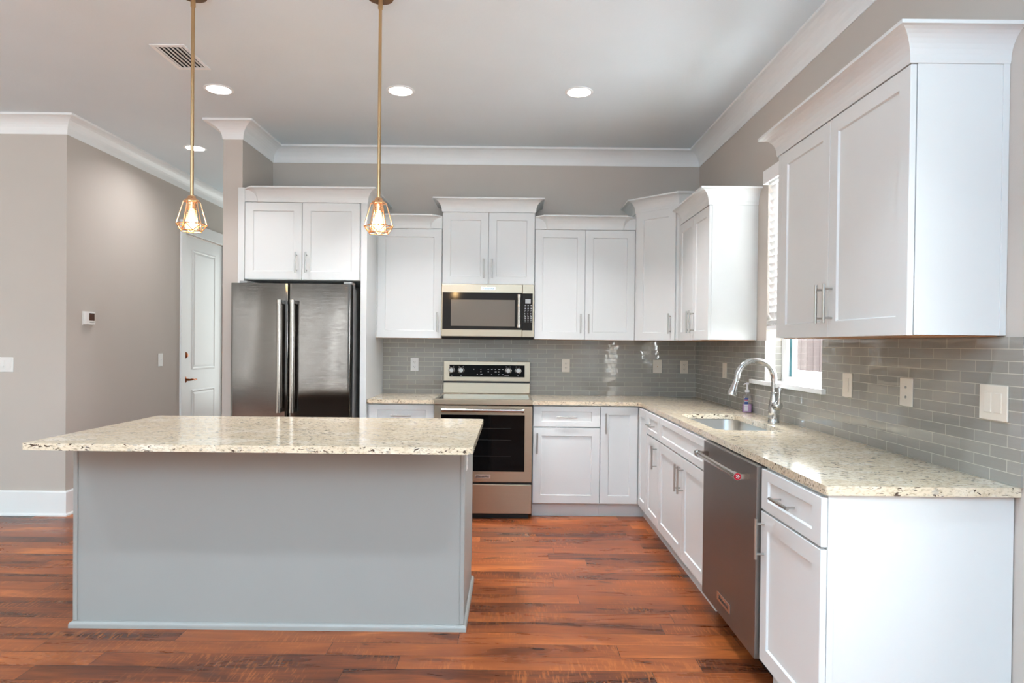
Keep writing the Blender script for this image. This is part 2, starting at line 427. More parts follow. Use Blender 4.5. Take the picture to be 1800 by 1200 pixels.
wall_grid('x', XFAR-.13, XFAR, YREAR, YL+.13, [LW], 'wall_side')
RH = [(-4.56, -4.34, .3, 2.42), (-5.32, -5.15, .3, 2.42)]
wall_grid('y', YREAR-.13, YREAR, XFAR, XR+.15, RH, 'wall_rear')
struct(MB().box(-14, 16, -16, 18, -.3, -.13).build('ground_outside', M['ground']))

def cove(p, h, z0, t=.012):
    """crown profile, (out, z) pairs from the wall foot up"""
    pr = [(0, z0), (.005, z0), (.007, z0 + .010)]
    for k in range(1, 9):
        a = math.pi/2*k/8
        pr.append((.007 + (p - .007)*(1 - math.cos(a)), z0 + .010 + (h - .010 - t)*math.sin(a)))
    return pr + [(p, z0 + h), (0, z0 + h)]
RC = cove(.113, .129, 2.921, .016)
struct(MB().sweep([(XFAR, YL), (XL, YL), (XL, YHALL)], RC).build('trim_1', M['trim']))
struct(MB().sweep([(XN0, YHALL), (XN0, YN), (XN1, YN), (XN1, YB), (XR, YB), (XR, YREAR)], RC).build('trim_2', M['trim']))
BBP = [(0, 0), (.026, 0), (.026, .012), (.016, .022), (.016, .182), (.010, .192), (0, .192)]
struct(MB().sweep([(XFAR, YL), (XL, YL), (XL, DY0-.09)], BBP).build('baseboard_left', M['trim'], bev=.001))
struct(MB().sweep([(XN0, YHALL), (XN0, YN)], BBP).build('baseboard_partition', M['trim']))

# hall door
d = struct(MB().box(XL-.045, XL-.012, DY0+.004, DY1-.004, .01, DZ-.006).build('door_1', M['trim'], bev=.002))
m = MB()
for y0, y1, z0, z1 in ((7.035, 7.575, 1.045, 2.335), (7.035, 7.575, .2, .83)):
    x = XL - .012
    a = [(x, y0, z0), (x, y1, z0), (x, y1, z1), (x, y0, z1)]
    def ins(e, dx): return [(x + dx, y0+e, z0+e), (x + dx, y1-e, z0+e), (x + dx, y1-e, z1-e), (x + dx, y0+e, z1-e)]
    rings = [a, ins(.004, .006), ins(.018, .007), ins(.026, .001), ins(.05, .006)]
    m.loft(rings, caps=False, smooth=False); o = len(m.v); m.add(rings[-1], [(0, 1, 2, 3)])
m.build('panel_molding', M['trim'], parent=d)
m = MB().lathe((XL-.012, 6.893, .945), [(.032, 0), (.032, .006), (.024, .012), (.012, .014), (.011, .05)], (1, 0, 0))
m.tube([(XL+.035, 6.893, .945), (XL+.045, 6.91, .947), (XL+.047, 6.95, .948), (XL+.045, 6.99, .941), (XL+.044, 7.02, .944)], [.010, .011, .009, .008, .009])
m.build('door_handle', M['orb'], parent=d)
MB().lathe((XL-.012, 6.893, 1.204), [(.034, 0), (.034, .008), (.022, .02), (.020, .024), (.010, .026)], (1, 0, 0)).build('deadbolt', M['orb'], parent=d)
m = MB().box(XL-.05, XL+.018, DY0-.09, DY0, 0, DZ+.005).box(XL-.05, XL+.018, DY1, DY1+.09, 0, DZ+.005).box(XL-.05, XL+.022, DY0-.09, DY1+.09, DZ+.006, DZ+.13)
struct(m.build('trim_3', M['trim'], bev=.004))

# windows and glass doors
def window(name, axis, c, a0, a1, z0, z1, fw, d0, d1, mull=()):
    """frame in the wall's plane; panes as one piece each between the mullions"""
    def bx(m, p0, p1, q0, q1, e0=d0, e1=d1):
        return m.box(c+e0, c+e1, p0, p1, q0, q1) if axis == 'x' else m.box(p0, p1, c+e0, c+e1, q0, q1)
    m = MB(); bx(m, a0, a0+fw, z0, z1); bx(m, a1-fw, a1, z0, z1); bx(m, a0+fw, a1-fw, z0, z0+fw); bx(m, a0+fw, a1-fw, z1-fw, z1)
    for q in mull: bx(m, q-fw/2, q+fw/2, z0+fw, z1-fw)
    o = struct(m.build(name, M['vinyl'], bev=.003))
    e = [a0+fw] + [x for q in mull for x in (q-fw/2, q+fw/2)] + [a1-fw]; mid = (d0+d1)/2
    for k in range(0, len(e), 2):
        g = MB(); bx(g, e[k]-.004, e[k+1]+.004, z0+fw-.004, z1-fw+.004, mid-.002, mid+.002); g.build('window_pane', M['glass'], parent=o)
    return o
def kitchen_window():
    y0, y1, z0, z1 = KW; x = XR
    m = MB()
    m.box(x+.098, x+.149, y1-.075, y1, z0, z1).box(x+.098, x+.149, y0, y0+.055, z0, z1).box(x+.098, x+.149, y0+.055, y1-.075, z0, z0+.035).box(x+.098, x+.149, y0+.055, y1-.075, z1-.05, z1)
    o = struct(m.build('window_1', M['vinyl'], bev=.003))
    MB().box(x+.119, x+.135, y1-.113, y1-.076, z0+.036, z1-.051).build('exterior_strip', M['teal'], parent=o)  # teal strip standing in for a sliver of shaded exterior
    m = MB()
    m.box(x+.116, x+.130, y1-.160, y1-.114, z0+.036, z1-.051).box(x+.116, x+.130, y0+.056, y0+.11, z0+.036, z1-.051)
    m.box(x+.106, x+.14, y0+.111, y1-.161, z0+.036, z0+.08).box(x+.106, x+.14, y0+.111, y1-.161, z1-.10, z1-.051)
    m.build('window_sash', M['vinyl'], parent=o, bev=.002)
    MB().box(x+.121, x+.125, y0+.105, y1-.155, z0+.075, z1-.095).build('window_pane', M['glass'], parent=o)
    return o
kitchen_window()
window('window_2', 'x', XR, *SW, .06, .05, .1, (.7,))
window('window_3', 'y', YREAR, *RH[0], .03, -.1, -.04)
window('window_5', 'y', YREAR, *RH[1], .03, -.1, -.04)
window('window_4', 'x', XFAR-.13, *LW, .03, .04, .1)
struct(MB().prism([(1.585, 1.112), (1.727, 1.112), (1.727, 1.135), (1.59, 1.135), (1.583, 1.130), (1.581, 1.1235)], 3.372, 4.405, 'y').build('window_sill', M['trim'], bev=.002)) if False else None
m = MB().box(1.627, 1.727, KW[0]+.001, KW[1]-.001, 1.1352, 1.139).box(1.596, 1.6265, 3.372, 4.405, 1.113, 1.139)
struct(m.build('trim_4', M['trim'], bev=.004))

# ------------------------------------------------------------------ tile backsplash
tag(MB().box(-1.127, XR-.0005, YB-.0085, YB-.0005, .9145, 1.395).build('tile_backsplash', M['tile_x']),
    'gray glass subway tile backsplash behind the range on the back wall', 'backsplash')
m = MB(); xa, xb = XR-.0085, XR-.0005
m.box(xa, xb, 4.193, YB-.009, .9145, 1.395).box(xa, xb, 2.075, 3.412, .9145, 1.395).box(xa, xb, 3.412, 4.193, .9145, 1.1125)
m.box(xa, XR+.097, 4.186, 4.1925, 1.1395, 1.395).box(xa, XR+.097, 3.4125, 3.419, 1.1395, 1.395)
tag(m.build('tile_backsplash', M['tile_y']), 'gray glass subway tile backsplash around the window over the sink', 'backsplash')

# ------------------------------------------------------------------ cabinets
def shaker(m, x0, x1, z0, z1, st=.063, rec=.008, t=.02, rail=None):
    """door with its face at local y=0, thickness to y=t"""
    rail = rail or st; e = .0015
    def rc(dx, dz, y): return [(x0+dx, y, z0+dz), (x1-dx, y, z0+dz), (x1-dx, y, z1-dz), (x0+dx, y, z1-dz)]
    rings = [rc(0, 0, t), rc(0, 0, e), rc(e, e, 0), rc(st, rail, 0), rc(st+.0035, rail+.0035, rec*.8), rc(st+.0045, rail+.0045, rec)]
    m.loft(rings, caps=False, smooth=False)
    m.add(rings[-1], [(0, 1, 2, 3)]); m.add(rings[0], [(3, 2, 1, 0)])
    return m
def pull(m, x, z, L=.16, vertical=True, out=.034, r=.006):
    if vertical:
        m.cyl((x, -out, z-L/2), (x, -out, z+L/2), r, n=14)
        for s in (-1, 1): m.cyl((x, 0.0, z+s*L*.37), (x, -out, z+s*L*.37), .0045, n=10)
    else:
        m.cyl((x-L/2, -out, z), (x+L/2, -out, z), r, n=14)
        for s in (-1, 1): m.cyl((x+s*L*.37, 0.0, z), (x+s*L*.37, -out, z), .0045, n=10)
    return m
def door(root, T, x0, x1, z0, z1, hx=None, hz=None, name='door', vertical=True, **kw):
    d = shaker(MB(T), x0, x1, z0, z1, **kw).build(name, M['white'], root)
    if hx is not None: pull(MB(T), hx, hz, vertical=vertical).build('handle', M['nickel'], parent=d)
    return d
CP = .075; CH = .108
def crown_on(root, path, z): MB().sweep(path, cove(CP, CH, z, .012)).build('crown_molding', M['white'], root)
ZU = 1.396; YU = 5.43; XU = 1.302; G = .0008

# C1 over the refrigerator, with its two tall side panels
YF1 = 5.085
r = thing('tall_side_panel', 'tall white panel on the hall side of the refrigerator', 'side panel', (-2.09, 5.42, 0))
MB().box(-2.128, -2.0785, YF1, YF1+.022, 0, 2.545).box(-2.105, -2.0785, YF1+.022, YB-G, 0, 2.535).build('panel', M['white'], r, bev=.001)
r = thing('tall_side_panel', 'tall white panel between the refrigerator and the short granite counter', 'side panel', (-1.15, 5.42, 0))
MB().box(-1.1755, -1.128, YF1, YB-G, 0, 2.54).build('panel', M['white'], r, bev=.001)
r = thing('refrigerator_cabinet', 'white two-door cabinet directly above the stainless refrigerator', 'cabinet', (-1.63, 5.42, 1.835))
MB().box(-2.078, -1.176, YF1+.0205, YB-G, 1.835, 2.54).box(-2.077, -1.1765, YF1+.001, YF1+.02, 2.437, 2.54).build('cabinet_box', M['white'], r)
T = F(0, YF1)
door(r, T, -2.074, -1.634, 1.838, 2.432, -1.672, 1.968); door(r, T, -1.630, -1.186, 1.838, 2.432, -1.594, 1.968)
cl = CP*.7071
crown_on(r, [(-2.078+.106-cl, YF1+cl), (-2.078+.106, YF1), (-1.1275, YF1), (-1.1275, YB-G)], 2.434)

# C2 single door
r = thing('wall_cabinet', 'narrow white single-door wall cabinet between the refrigerator panel and the microwave', 'cabinet', (-.853, 5.6, ZU))
MB().box(-1.127, -.583, YU+.0205, YB-G, ZU+.004, 2.40).box(-1.127, -.583, YU+.001, YU+.02, 2.304, 2.40).box(-1.127, -1.119, YU+.002, YU+.02, ZU+.004, 2.304).build('cabinet_box', M['white'], r)
MB().box(-1.126, -.584, YU+.01, YB-G-.01, ZU, ZU+.0035).build('bottom_panel', M['wood'], r)
door(r, F(0, YU), -1.116, -.586, ZU+.002, 2.299, -.617, 1.53)
crown_on(r, [(-1.127, YU), (-.583-.106, YU), (-.583-.106+cl, YU+cl)], 2.301)

# C3 over the microwave
r = thing('wall_cabinet', 'short white two-door wall cabinet mounted directly above the microwave', 'cabinet', (-.197, 5.6, 1.846))
MB().box(-.5815, .1825, YU+.0205, YB-G, 1.846, 2.545).box(-.5805, .1815, YU+.001, YU+.02, 2.446, 2.545).build('cabinet_box', M['white'], r)
door(r, F(0, YU), -.579, -.2015, 1.849, 2.441, -.237, 1.975); door(r, F(0, YU), -.1985, .180, 1.849, 2.441, -.168, 1.975)
crown_on(r, [(-.5815, YB-G), (-.5815, YU), (.1825, YU), (.1825, YB-G)], 2.443)

# C4
r = thing('wall_cabinet', 'wide white two-door wall cabinet on the back wall between microwave and corner cabinet', 'cabinet', (.6, 5.6, ZU))
MB().box(.184, 1.0155, YU+.0205, YB-G, ZU+.004, 2.40).box(.184, 1.0155, YU+.001, YU+.02, 2.309, 2.40).build('cabinet_box', M['white'], r)
MB().box(.185, 1.0145, YU+.01, YB-G-.01, ZU, ZU+.0035).build('bottom_panel', M['wood'], r)
door(r, F(0, YU), .187, .600, ZU+.002, 2.304, .566, 1.53); door(r, F(0, YU), .603, 1.013, ZU+.002, 2.304, .632, 1.53)
crown_on(r, [(.184+.106-cl, YU+cl), (.184+.106, YU), (1.0155-.106, YU), (1.0155-.106+cl, YU+cl)], 2.306)

# C5 diagonal corner
r = thing('corner_wall_cabinet', 'white diagonal corner wall cabinet with one angled door', 'cabinet', (1.35, 5.5, ZU))
pl = [(1.0165, YB-G), (1.0165, 5.43), (1.302, 5.1445), (XR-G, 5.1445), (XR-G, YB-G)]
MB().prism(pl, ZU+.004, 2.545).build('cabinet_box', M['white'], r)
MB().prism([(1.02, YB-.01), (1.02, 5.44), (1.306, 5.153), (XR-.01, 5.153), (XR-.01, YB-.01)], ZU, ZU+.0035).build('bottom_panel', M['wood'], r)
L5 = math.hypot(.2855, .2855)
T5 = F(1.0165 - .0205*.7071, 5.43 - .0205*.7071, 0, -45)
door(r, T5, .026, L5-.02, ZU+.002, 2.441, L5-.055, 1.53)
crown_on(r, [(1.0165, YB-G), (1.0165, 5.43), (1.302, 5.1445), (XR-G, 5.1445)], 2.443)

# C6 far right wall
r = thing('wall_cabinet', 'white two-door wall cabinet between the diagonal corner cabinet and the window', 'cabinet', (1.47, 4.75, ZU))
Y6 = 4.357
MB().box(XU+.0205, XR-G, Y6, 5.1435, ZU+.004, 2.39).box(XU+.001, XU+.02, Y6+.001, 5.142, 2.296, 2.39).box(XU+.002, XU+.02, 5.122, 5.142, ZU+.004, 2.296).build('cabinet_box', M['white'], r)
MB().box(XU+.01, XR-G-.01, Y6+.002, 5.141, ZU, ZU+.0035).build('bottom_panel', M['wood'], r)
T = F(XU, 0, 0, -90)                       # local x = -Y, local y = +X
door(r, T, -5.120, -4.738, ZU+.002, 2.291, -4.77, 1.53); door(r, T, -4.735, -(Y6+.002), ZU+.002, 2.291, -4.70, 1.53)
crown_on(r, [(XU+cl, 5.142-.106+cl), (XU, 5.142-.106), (XU, Y6), (XR-G, Y6)], 2.293)

# C7 near right wall
Y7, Y7b = 2.163, 3.235
r = thing('wall_cabinet', 'large white two-door wall cabinet nearest the camera, beside the window', 'cabinet', (1.47, 2.7, ZU))
MB().box(XU+.0235, XR-G, Y7, Y7b, ZU+.004, 2.395).box(XU+.001, XU+.02, Y7+.001, Y7b, 2.294, 2.395).box(XU+.002, XU+.0235, 3.196, Y7b, ZU+.004, 2.294).box(XR-.022, XR-G, Y7-.004, Y7, ZU+.004, 2.291).build('cabinet_box', M['white'], r, bev=.001)
MB().box(XU+.03, XR-.012, Y7+.02, Y7b-.02, ZU, ZU+.0035).build('bottom_panel', M['wood'], r)
door(r, T, -3.192, -2.709, ZU+.002, 2.289, -2.742, 1.535); door(r, T, -2.705, -(Y7+.001), ZU+.002, 2.289, -2.672, 1.535)
crown_on(r, [(XR-G, Y7b), (XU, Y7b), (XU, Y7), (XR-G, Y7)], 2.291)

# base cabinets, back run
YD = 5.132; ZD0, ZD1, ZW0, ZW1 = .112, .704, .713, .872
def toe(m, x0, x1): return m.box(x0, x1, YD+.058, YD+.075, 0, .1075)
r = thing('base_cabinet', 'white base cabinet with top drawer between refrigerator panel and range', 'cabinet', (-.86, 5.45, 0))
MB().box(-1.127, -.598, YD+.0205, YB-G, .108, .8835).build('cabinet_box', M['white'], r)
toe(MB(), -1.127, -.598).build('toe_kick', M['white'], r)
T = F(0, YD)
door(r, T, -1.113, -.604, ZW0, ZW1, -.858, .79, 'drawer', False, rail=.04); door(r, T, -1.113, -.604, ZD0, ZD1, -.64, .60)
r = thing('base_cabinet', 'white base cabinet with drawer above door just past the range', 'cabinet', (.44, 5.45, 0))
MB().box(.172, .700, YD+.0205, YB-G, .108, .8835).build('cabinet_box', M['white'], r)
toe(MB(), .172, .700).build('toe_kick', M['white'], r)
door(r, T, .176, .698, ZW0, ZW1, .437, .79, 'drawer', False, rail=.04); door(r, T, .176, .698, ZD0, ZD1, .208, .585)
# corner
XD = 1.0
r = thing('corner_base_cabinet', 'white L-shaped corner base cabinet with full-height folding doors', 'cabinet', (1.3, 5.4, 0))
MB().box(.701, XR-G, YD+.0205, YB-G, .108, .8835).box(XD+.0205, XR-G, 4.826, YD+.0205, .108, .8835).build('cabinet_box', M['white'], r)
m = MB().box(.701, XD+.058, YD+.058, YD+.075, 0, .1075).box(XD+.058, XD+.075, 4.826, YD+.075, 0, .1075); m.build('toe_kick', M['white'], r)
door(r, T, .703, XD-.004, ZD0, ZW1, .742, .745)
TR = F(XD, 0, 0, -90)
door(r, TR, -(YD-.003), -4.829, ZD0, ZW1)
# narrow drawer cabinet
def toer(m, y0, y1): return m.box(XD+.058, XD+.075, y0, y1, 0, .1075)
r = thing('base_cabinet', 'narrow white base cabinet with small drawer between corner cabinet and sink cabinet', 'cabinet', (1.3, 4.62, 0))
MB().box(XD+.0205, XR-G, 4.412, 4.825, .108, .8835).build('cabinet_box', M['white'], r); toer(MB(), 4.412, 4.825).build('toe_kick', M['white'], r)
door(r, TR, -4.822, -4.414, ZW0, ZW1, -4.618, .79, 'drawer', False, rail=.04); door(r, TR, -4.822, -4.414, ZD0, ZD1, -4.48, .59)
# sink base
r = thing('sink_base_cabinet', 'wide white two-door base cabinet under the sink with blank top panel', 'cabinet', (1.3, 3.87, 0))
m = MB().box(XD+.0205, XD+.04, 3.343, 4.411, .108, .8835).box(XR-.03, XR-G, 3.343, 4.411, .108, .8835)
m.box(XD+.04, XR-.03, 3.343, 3.362, .108, .8835).box(XD+.04, XR-.03, 4.392, 4.411, .108, .8835).box(XD+.04, XR-.03, 3.362, 4.392, .108, .125)
m.build('cabinet_box', M['white'], r); toer(MB(), 3.343, 4.411).build('toe_kick', M['white'], r)
shaker(MB(TR), -4.409, -3.346, ZW0, ZW1, rail=.04).build('false_drawer_front', M['white'], r)
door(r, TR, -4.409, -3.819, ZD0, ZD1, -3.851, .58); door(r, TR, -3.815, -3.346, ZD0, ZD1, -3.783, .58)
# end cabinet
YE = 2.106
r = thing('base_cabinet', 'white end base cabinet next to the dishwasher with drawer, door and flat end panel', 'cabinet', (1.3, 2.35, 0))
MB().box(XD+.023, XR-G, YE+.018, 2.606, .108, .8835).build('cabinet_box', M['white'], r)
MB().box(XD+.023, XR-.004, YE, YE+.0175, 0, .8835).box(XD+.023, XD+.045, YE-.003, YE, 0, .8835).build('end_panel', M['white'], r, bev=.001)
toer(MB(), YE+.018, 2.606).build('toe_kick', M['white'], r)
door(r, TR, -2.604, -(YE-.004), ZW0, ZW1, -2.36, .79, 'drawer', False, rail=.04); door(r, TR, -2.604, -(YE-.004), ZD0, ZD1, -2.570, .60)

# ------------------------------------------------------------------ countertops
def rounded(pts, rad):
    """pts: polygon corners (ccw), rad: radius per corner"""
    out = []; n = len(pts)
    for i in range(n):
        p = Vector(pts[i]); a = Vector(pts[i-1]); b = Vector(pts[(i+1) % n]); rr = rad[i] if isinstance(rad, (list, tuple)) else rad
        if rr <= 0: out.append(tuple(p)); continue
        da, db = (a-p).normalized(), (b-p).normalized(); ang = da.angle(db); tl = rr/math.tan(ang/2)
        p0, p1 = p + da*tl, p + db*tl; c = p + (da+db).normalized()*(rr/math.sin(ang/2))
        v0, v1 = p0-c, p1-c; k = 8; sw = v0.angle_signed(v1)
        for j in range(k+1):
            t_ = -sw*j/k; out.append((c.x + v0.x*math.cos(t_) - v0.y*math.sin(t_), c.y + v0.x*math.sin(t_) + v0.y*math.cos(t_)))
    return out
def slab(name, outer, holes, z0, z1, mat, bev=.004):
    import bmesh
    b = bmesh.new(); loops = []
    for lp in [outer] + holes:
        vs = [b.verts.new((x, y, z1)) for x, y in lp]; loops.append(vs)
        for i in range(len(vs)): b.edges.new((vs[i], vs[(i+1) % len(vs)]))
    bmesh.ops.triangle_fill(b, use_beauty=True, use_dissolve=False, edges=b.edges[:])
    top = b.faces[:]
    lo = {v: b.verts.new((v.co.x, v.co.y, z0)) for vs in loops for v in vs}
    for f in top: b.faces.new([lo[v] for v in reversed(f.verts)])
    for vs in loops:
        for i in range(len(vs)): a, c = vs[i], vs[(i+1) % len(vs)]; b.faces.new((a, c, lo[c], lo[a]))
    bmesh.ops.recalc_face_normals(b, faces=b.faces)
    me = bpy.data.meshes.new(name); b.to_mesh(me); b.free(); me.materials.append(mat)
    o = bpy.data.objects.new(name, me); C.objects.link(o)
    md = o.modifiers.new('bevel', 'BEVEL'); md.width = bev; md.segments = 3; md.limit_method = 'ANGLE'; md.angle_limit = R(50)
    return o
H0, H1 = .884, .914; BS = .0095
SK = rounded([(1.09, 3.45), (1.453, 3.45), (1.453, 4.265), (1.09, 4.265)], .085)
ctp = [(.168, 5.106), (1.006, 5.106), (1.006, 2.081), (XR-.001, 2.081), (XR-.001, 2.0875), (XR-BS, 2.0875), (XR-BS, YB-BS), (.168, YB-BS)]
tag(slab('countertop', rounded(ctp, [0, .05, .008, 0, 0, 0, 0, 0]), [SK], H0, H1, M['granite']), 'L-shaped cream speckled granite countertop running past the sink to the range', 'countertop')
tag(slab('countertop', rounded([(-1.126, 5.106), (-.601, 5.106), (-.601, YB-BS), (-1.126, YB-BS)], [.012, 0, 0, 0]), [], H0, H1, M['granite']), 'short granite countertop piece between refrigerator panel and range', 'countertop')
tag(slab('island_countertop', rounded([(-2.07, 2.772), (-.16, 2.772), (-.16, 3.852), (-2.07, 3.852)], [.008, .052, .03, .02]), [], H0, H1, M['granite']), 'rectangular cream granite countertop on the gray island', 'countertop')

# sink
def sink():
    r = thing('sink', 'stainless undermount sink set in the granite below the faucet', 'sink', (1.27, 3.86, .67))
    def rr(e, z, rad): return [(x, y, z) for x, y in rounded([(1.082+e, 3.442+e), (1.461-e, 3.442+e), (1.461-e, 4.273-e), (1.082+e, 4.273-e)], rad)]
    rings = [rr(-.012, .8830, .095), rr(0, .8830, .085), rr(.002, .876, .083), rr(.008, .72, .08), rr(.02, .69, .07), rr(.05, .678, .05), rr(.15, .674, .03)]
    back = [rr(.152, .6725, .03), rr(.045, .674, .055), rr(.014, .69, .075), rr(.003, .72, .082), rr(-.003, .874, .085), rr(-.012, .8805, .095)]
    m = MB(); m.loft(rings + back + [rings[0]], caps=False)
    n = len(rings[0]); m.add(rings[-1], [list(range(n))]); m.add(back[0], [list(range(n))[::-1]])
    m.build('basin', M['sinksteel'], r)
    MB().lathe((1.271, 3.857, .6745), [(.045, 0), (.045, .003), (.036, .004), (.03, .001), (.004, .0015)]).build('drain', M['chrome'], r)
sink()

# faucet
def faucet():
    bx, by = 1.541, 3.842
    r = thing('faucet', 'stainless pull-down gooseneck faucet with side lever behind the sink', 'faucet', (bx, by, H1))
    m = MB().lathe((bx, by, H1), [(.032, 0), (.032, .008), (.0295, .012), (.031, .03), (.033, .06), (.031, .09), (.025, .125), (.0205, .15), (.0185, .166)], n=32)
    m.lathe((bx, by, H1+.166), [(.019, 0), (.0215, .002), (.0215, .008), (.018, .01)]); m.build('body', M['chrome'], r)
    rad = .110; zc = 1.166; pts = [(bx, by, 1.088), (bx, by, 1.12)]
    for k in range(0, 21):
        a = math.pi*k/20; pts.append((bx - rad + rad*math.cos(a), by - .004*k/20, zc + rad*math.sin(a)))
    pts.append((bx - 2*rad - .004, by-.004, zc-.012))
    MB().tube(pts, .0168, 18).build('spout', M['chrome'], r)
    p = Vector((bx-2*rad-.004, by-.004, zc-.010)); ax = Vector((-.30, -.02, -1)).normalized()
    MB().lathe(p, [(.018, 0), (.0185, .004), (.0165, .006), (.0175, .02), (.022, .045), (.026, .07), (.0275, .083), (.026, .09), (.018, .093)], ax).build('spray_head', M['chrome'], r)
    m = MB().lathe((bx, by-.018, H1+.098), [(.024, 0), (.027, .012), (.028, .028), (.024, .042), (.012, .050)], (.12, -1, .1))
    m.tube([(bx+.004, by-.055, H1+.10), (bx+.005, by-.064, H1+.13), (bx+.006, by-.066, H1+.165), (bx+.006, by-.064, H1+.20), (bx+.006, by-.063, H1+.212)], [.014, .0115, .0085, .0095, .006], 14)
    m.build('lever', M['chrome'], r)
faucet()

# soap
def soap():
    x, y = 1.585, 4.40
    r = thing('soap_bottle', 'clear pump bottle of lilac hand soap behind the faucet', 'soap bottle', (x, y, H1))
    def ring(a, b, z, rad): return [(x+p, y+q, z) for p, q in rounded([(-a, -b), (a, -b), (a, b), (-a, b)], rad)]
    def body(e, z0, z1):
        return [ring(.030-e, .021-e, z0, .012), ring(.031-e, .022-e, z0+.006, .012), ring(.030-e, .021-e, z1, .012)]
    m = MB().loft(body(0, H1+.0005, 1.02) + [ring(.026, .018, 1.032, .012), ring(.014, .012, 1.042, .008), ring(.013, .012, 1.05, .008)]); m.build('bottle', M['bottle'], r)
    MB().loft(body(.002, H1+.003, .972)).build('liquid_soap', M['soap'], r)
    MB(Matrix.Translation((x, y, 0))).box(-.026, -.002, -.0235, -.0225, .926, 1.014).build('label', M['label'], r)
    m = MB().lathe((x, y, 1.05), [(.015, 0), (.015, .016), (.008, .018), (.006, .035), (.006, .05), (.011, .052), (.011, .062), (.007, .066)], n=18)
    m.tube([(x, y, 1.108), (x-.02, y-.012, 1.108), (x-.032, y-.02, 1.102)], [.006, .005, .0045], 10); m.build('pump', M['pump'], r)
soap()

# ------------------------------------------------------------------ refrigerator
def badge(T, w, h, size, parent):
    """T: face frame, local x right, y into the thing, z up"""
    b = MB(T).box(-w/2, w/2, -.002, .0, -h/2, h/2).build('badge', M['badge'], parent=parent, bev=.0006)
    text('lettering', 'KitchenAid', size, T @ Matrix.Translation((0, -.0022, 0)) @ Matrix.Rotation(R(90), 4, 'X'), M['ink'], b)
def fridge():
    x0, x1, yf = -2.124, -1.218, 4.950
    r = thing('refrigerator', 'stainless French-door refrigerator with two long bar handles', 'refrigerator', ((x0+x1)/2, 5.3, 0))
    MB().box(x0+.052, x1-.006, 5.033, 5.70, .05, 1.772).build('cabinet_body', M['steel_side'], r, bev=.004)
    MB().box(x0+.04, x1-.04, 5.05, 5.69, 0, .049).build('base_grille', M['black'], r)
    def slabdoor(a, b, z0, z1, name):
        m = MB(); pr = [(a, 5.03), (a, yf+.012), (a+.006, yf+.003), (a+.02, yf)] + [(b-.02, yf), (b-.006, yf+.003), (b, yf+.012), (b, 5.03)]
        return m.prism(pr, z0, z1).build(name, M['steel'], r, bev=.002)
    dl = slabdoor(x0, -1.6895, .705, 1.796, 'door'); dr = slabdoor(-1.6845, x1, .705, 1.796, 'door'); fz = slabdoor(x0, x1, .06, .697, 'freezer_drawer')
    def handle(x, z0, z1, par):
        m = MB().cyl((x, yf-.058, z0+.03), (x, yf-.058, z1-.03), .0165, n=24)
        for z in (z0+.015, z1-.015):
            m.cyl((x, yf-.058, z-.015), (x, yf-.058, z+.015), .019, n=24)
            m.box(x-.012, x+.012, yf-.055, yf+.001, z-.012, z+.012)
        m.build('handle', M['bar'], parent=par)
    handle(-1.737, .825, 1.668, dl); handle(-1.640, .825, 1.668, dr)
    m = MB().cyl((x0+.1, yf-.058, .63), (x1-.1, yf-.058, .63), .0165, n=24)
    for x in (x0+.115, x1-.115): m.box(x-.012, x+.012, yf-.055, yf+.001, .618, .642)
    m.build('handle', M['bar'], parent=fz)
    for x in (x0+.079, x1-.036): MB().box(x-.03, x+.03, 4.99, 5.12, 1.7965, 1.815).box(x-.03, x+.03, 5.035, 5.12, 1.7725, 1.7965).build('hinge_cover', M['steel_side'], r, bev=.005)
fridge()

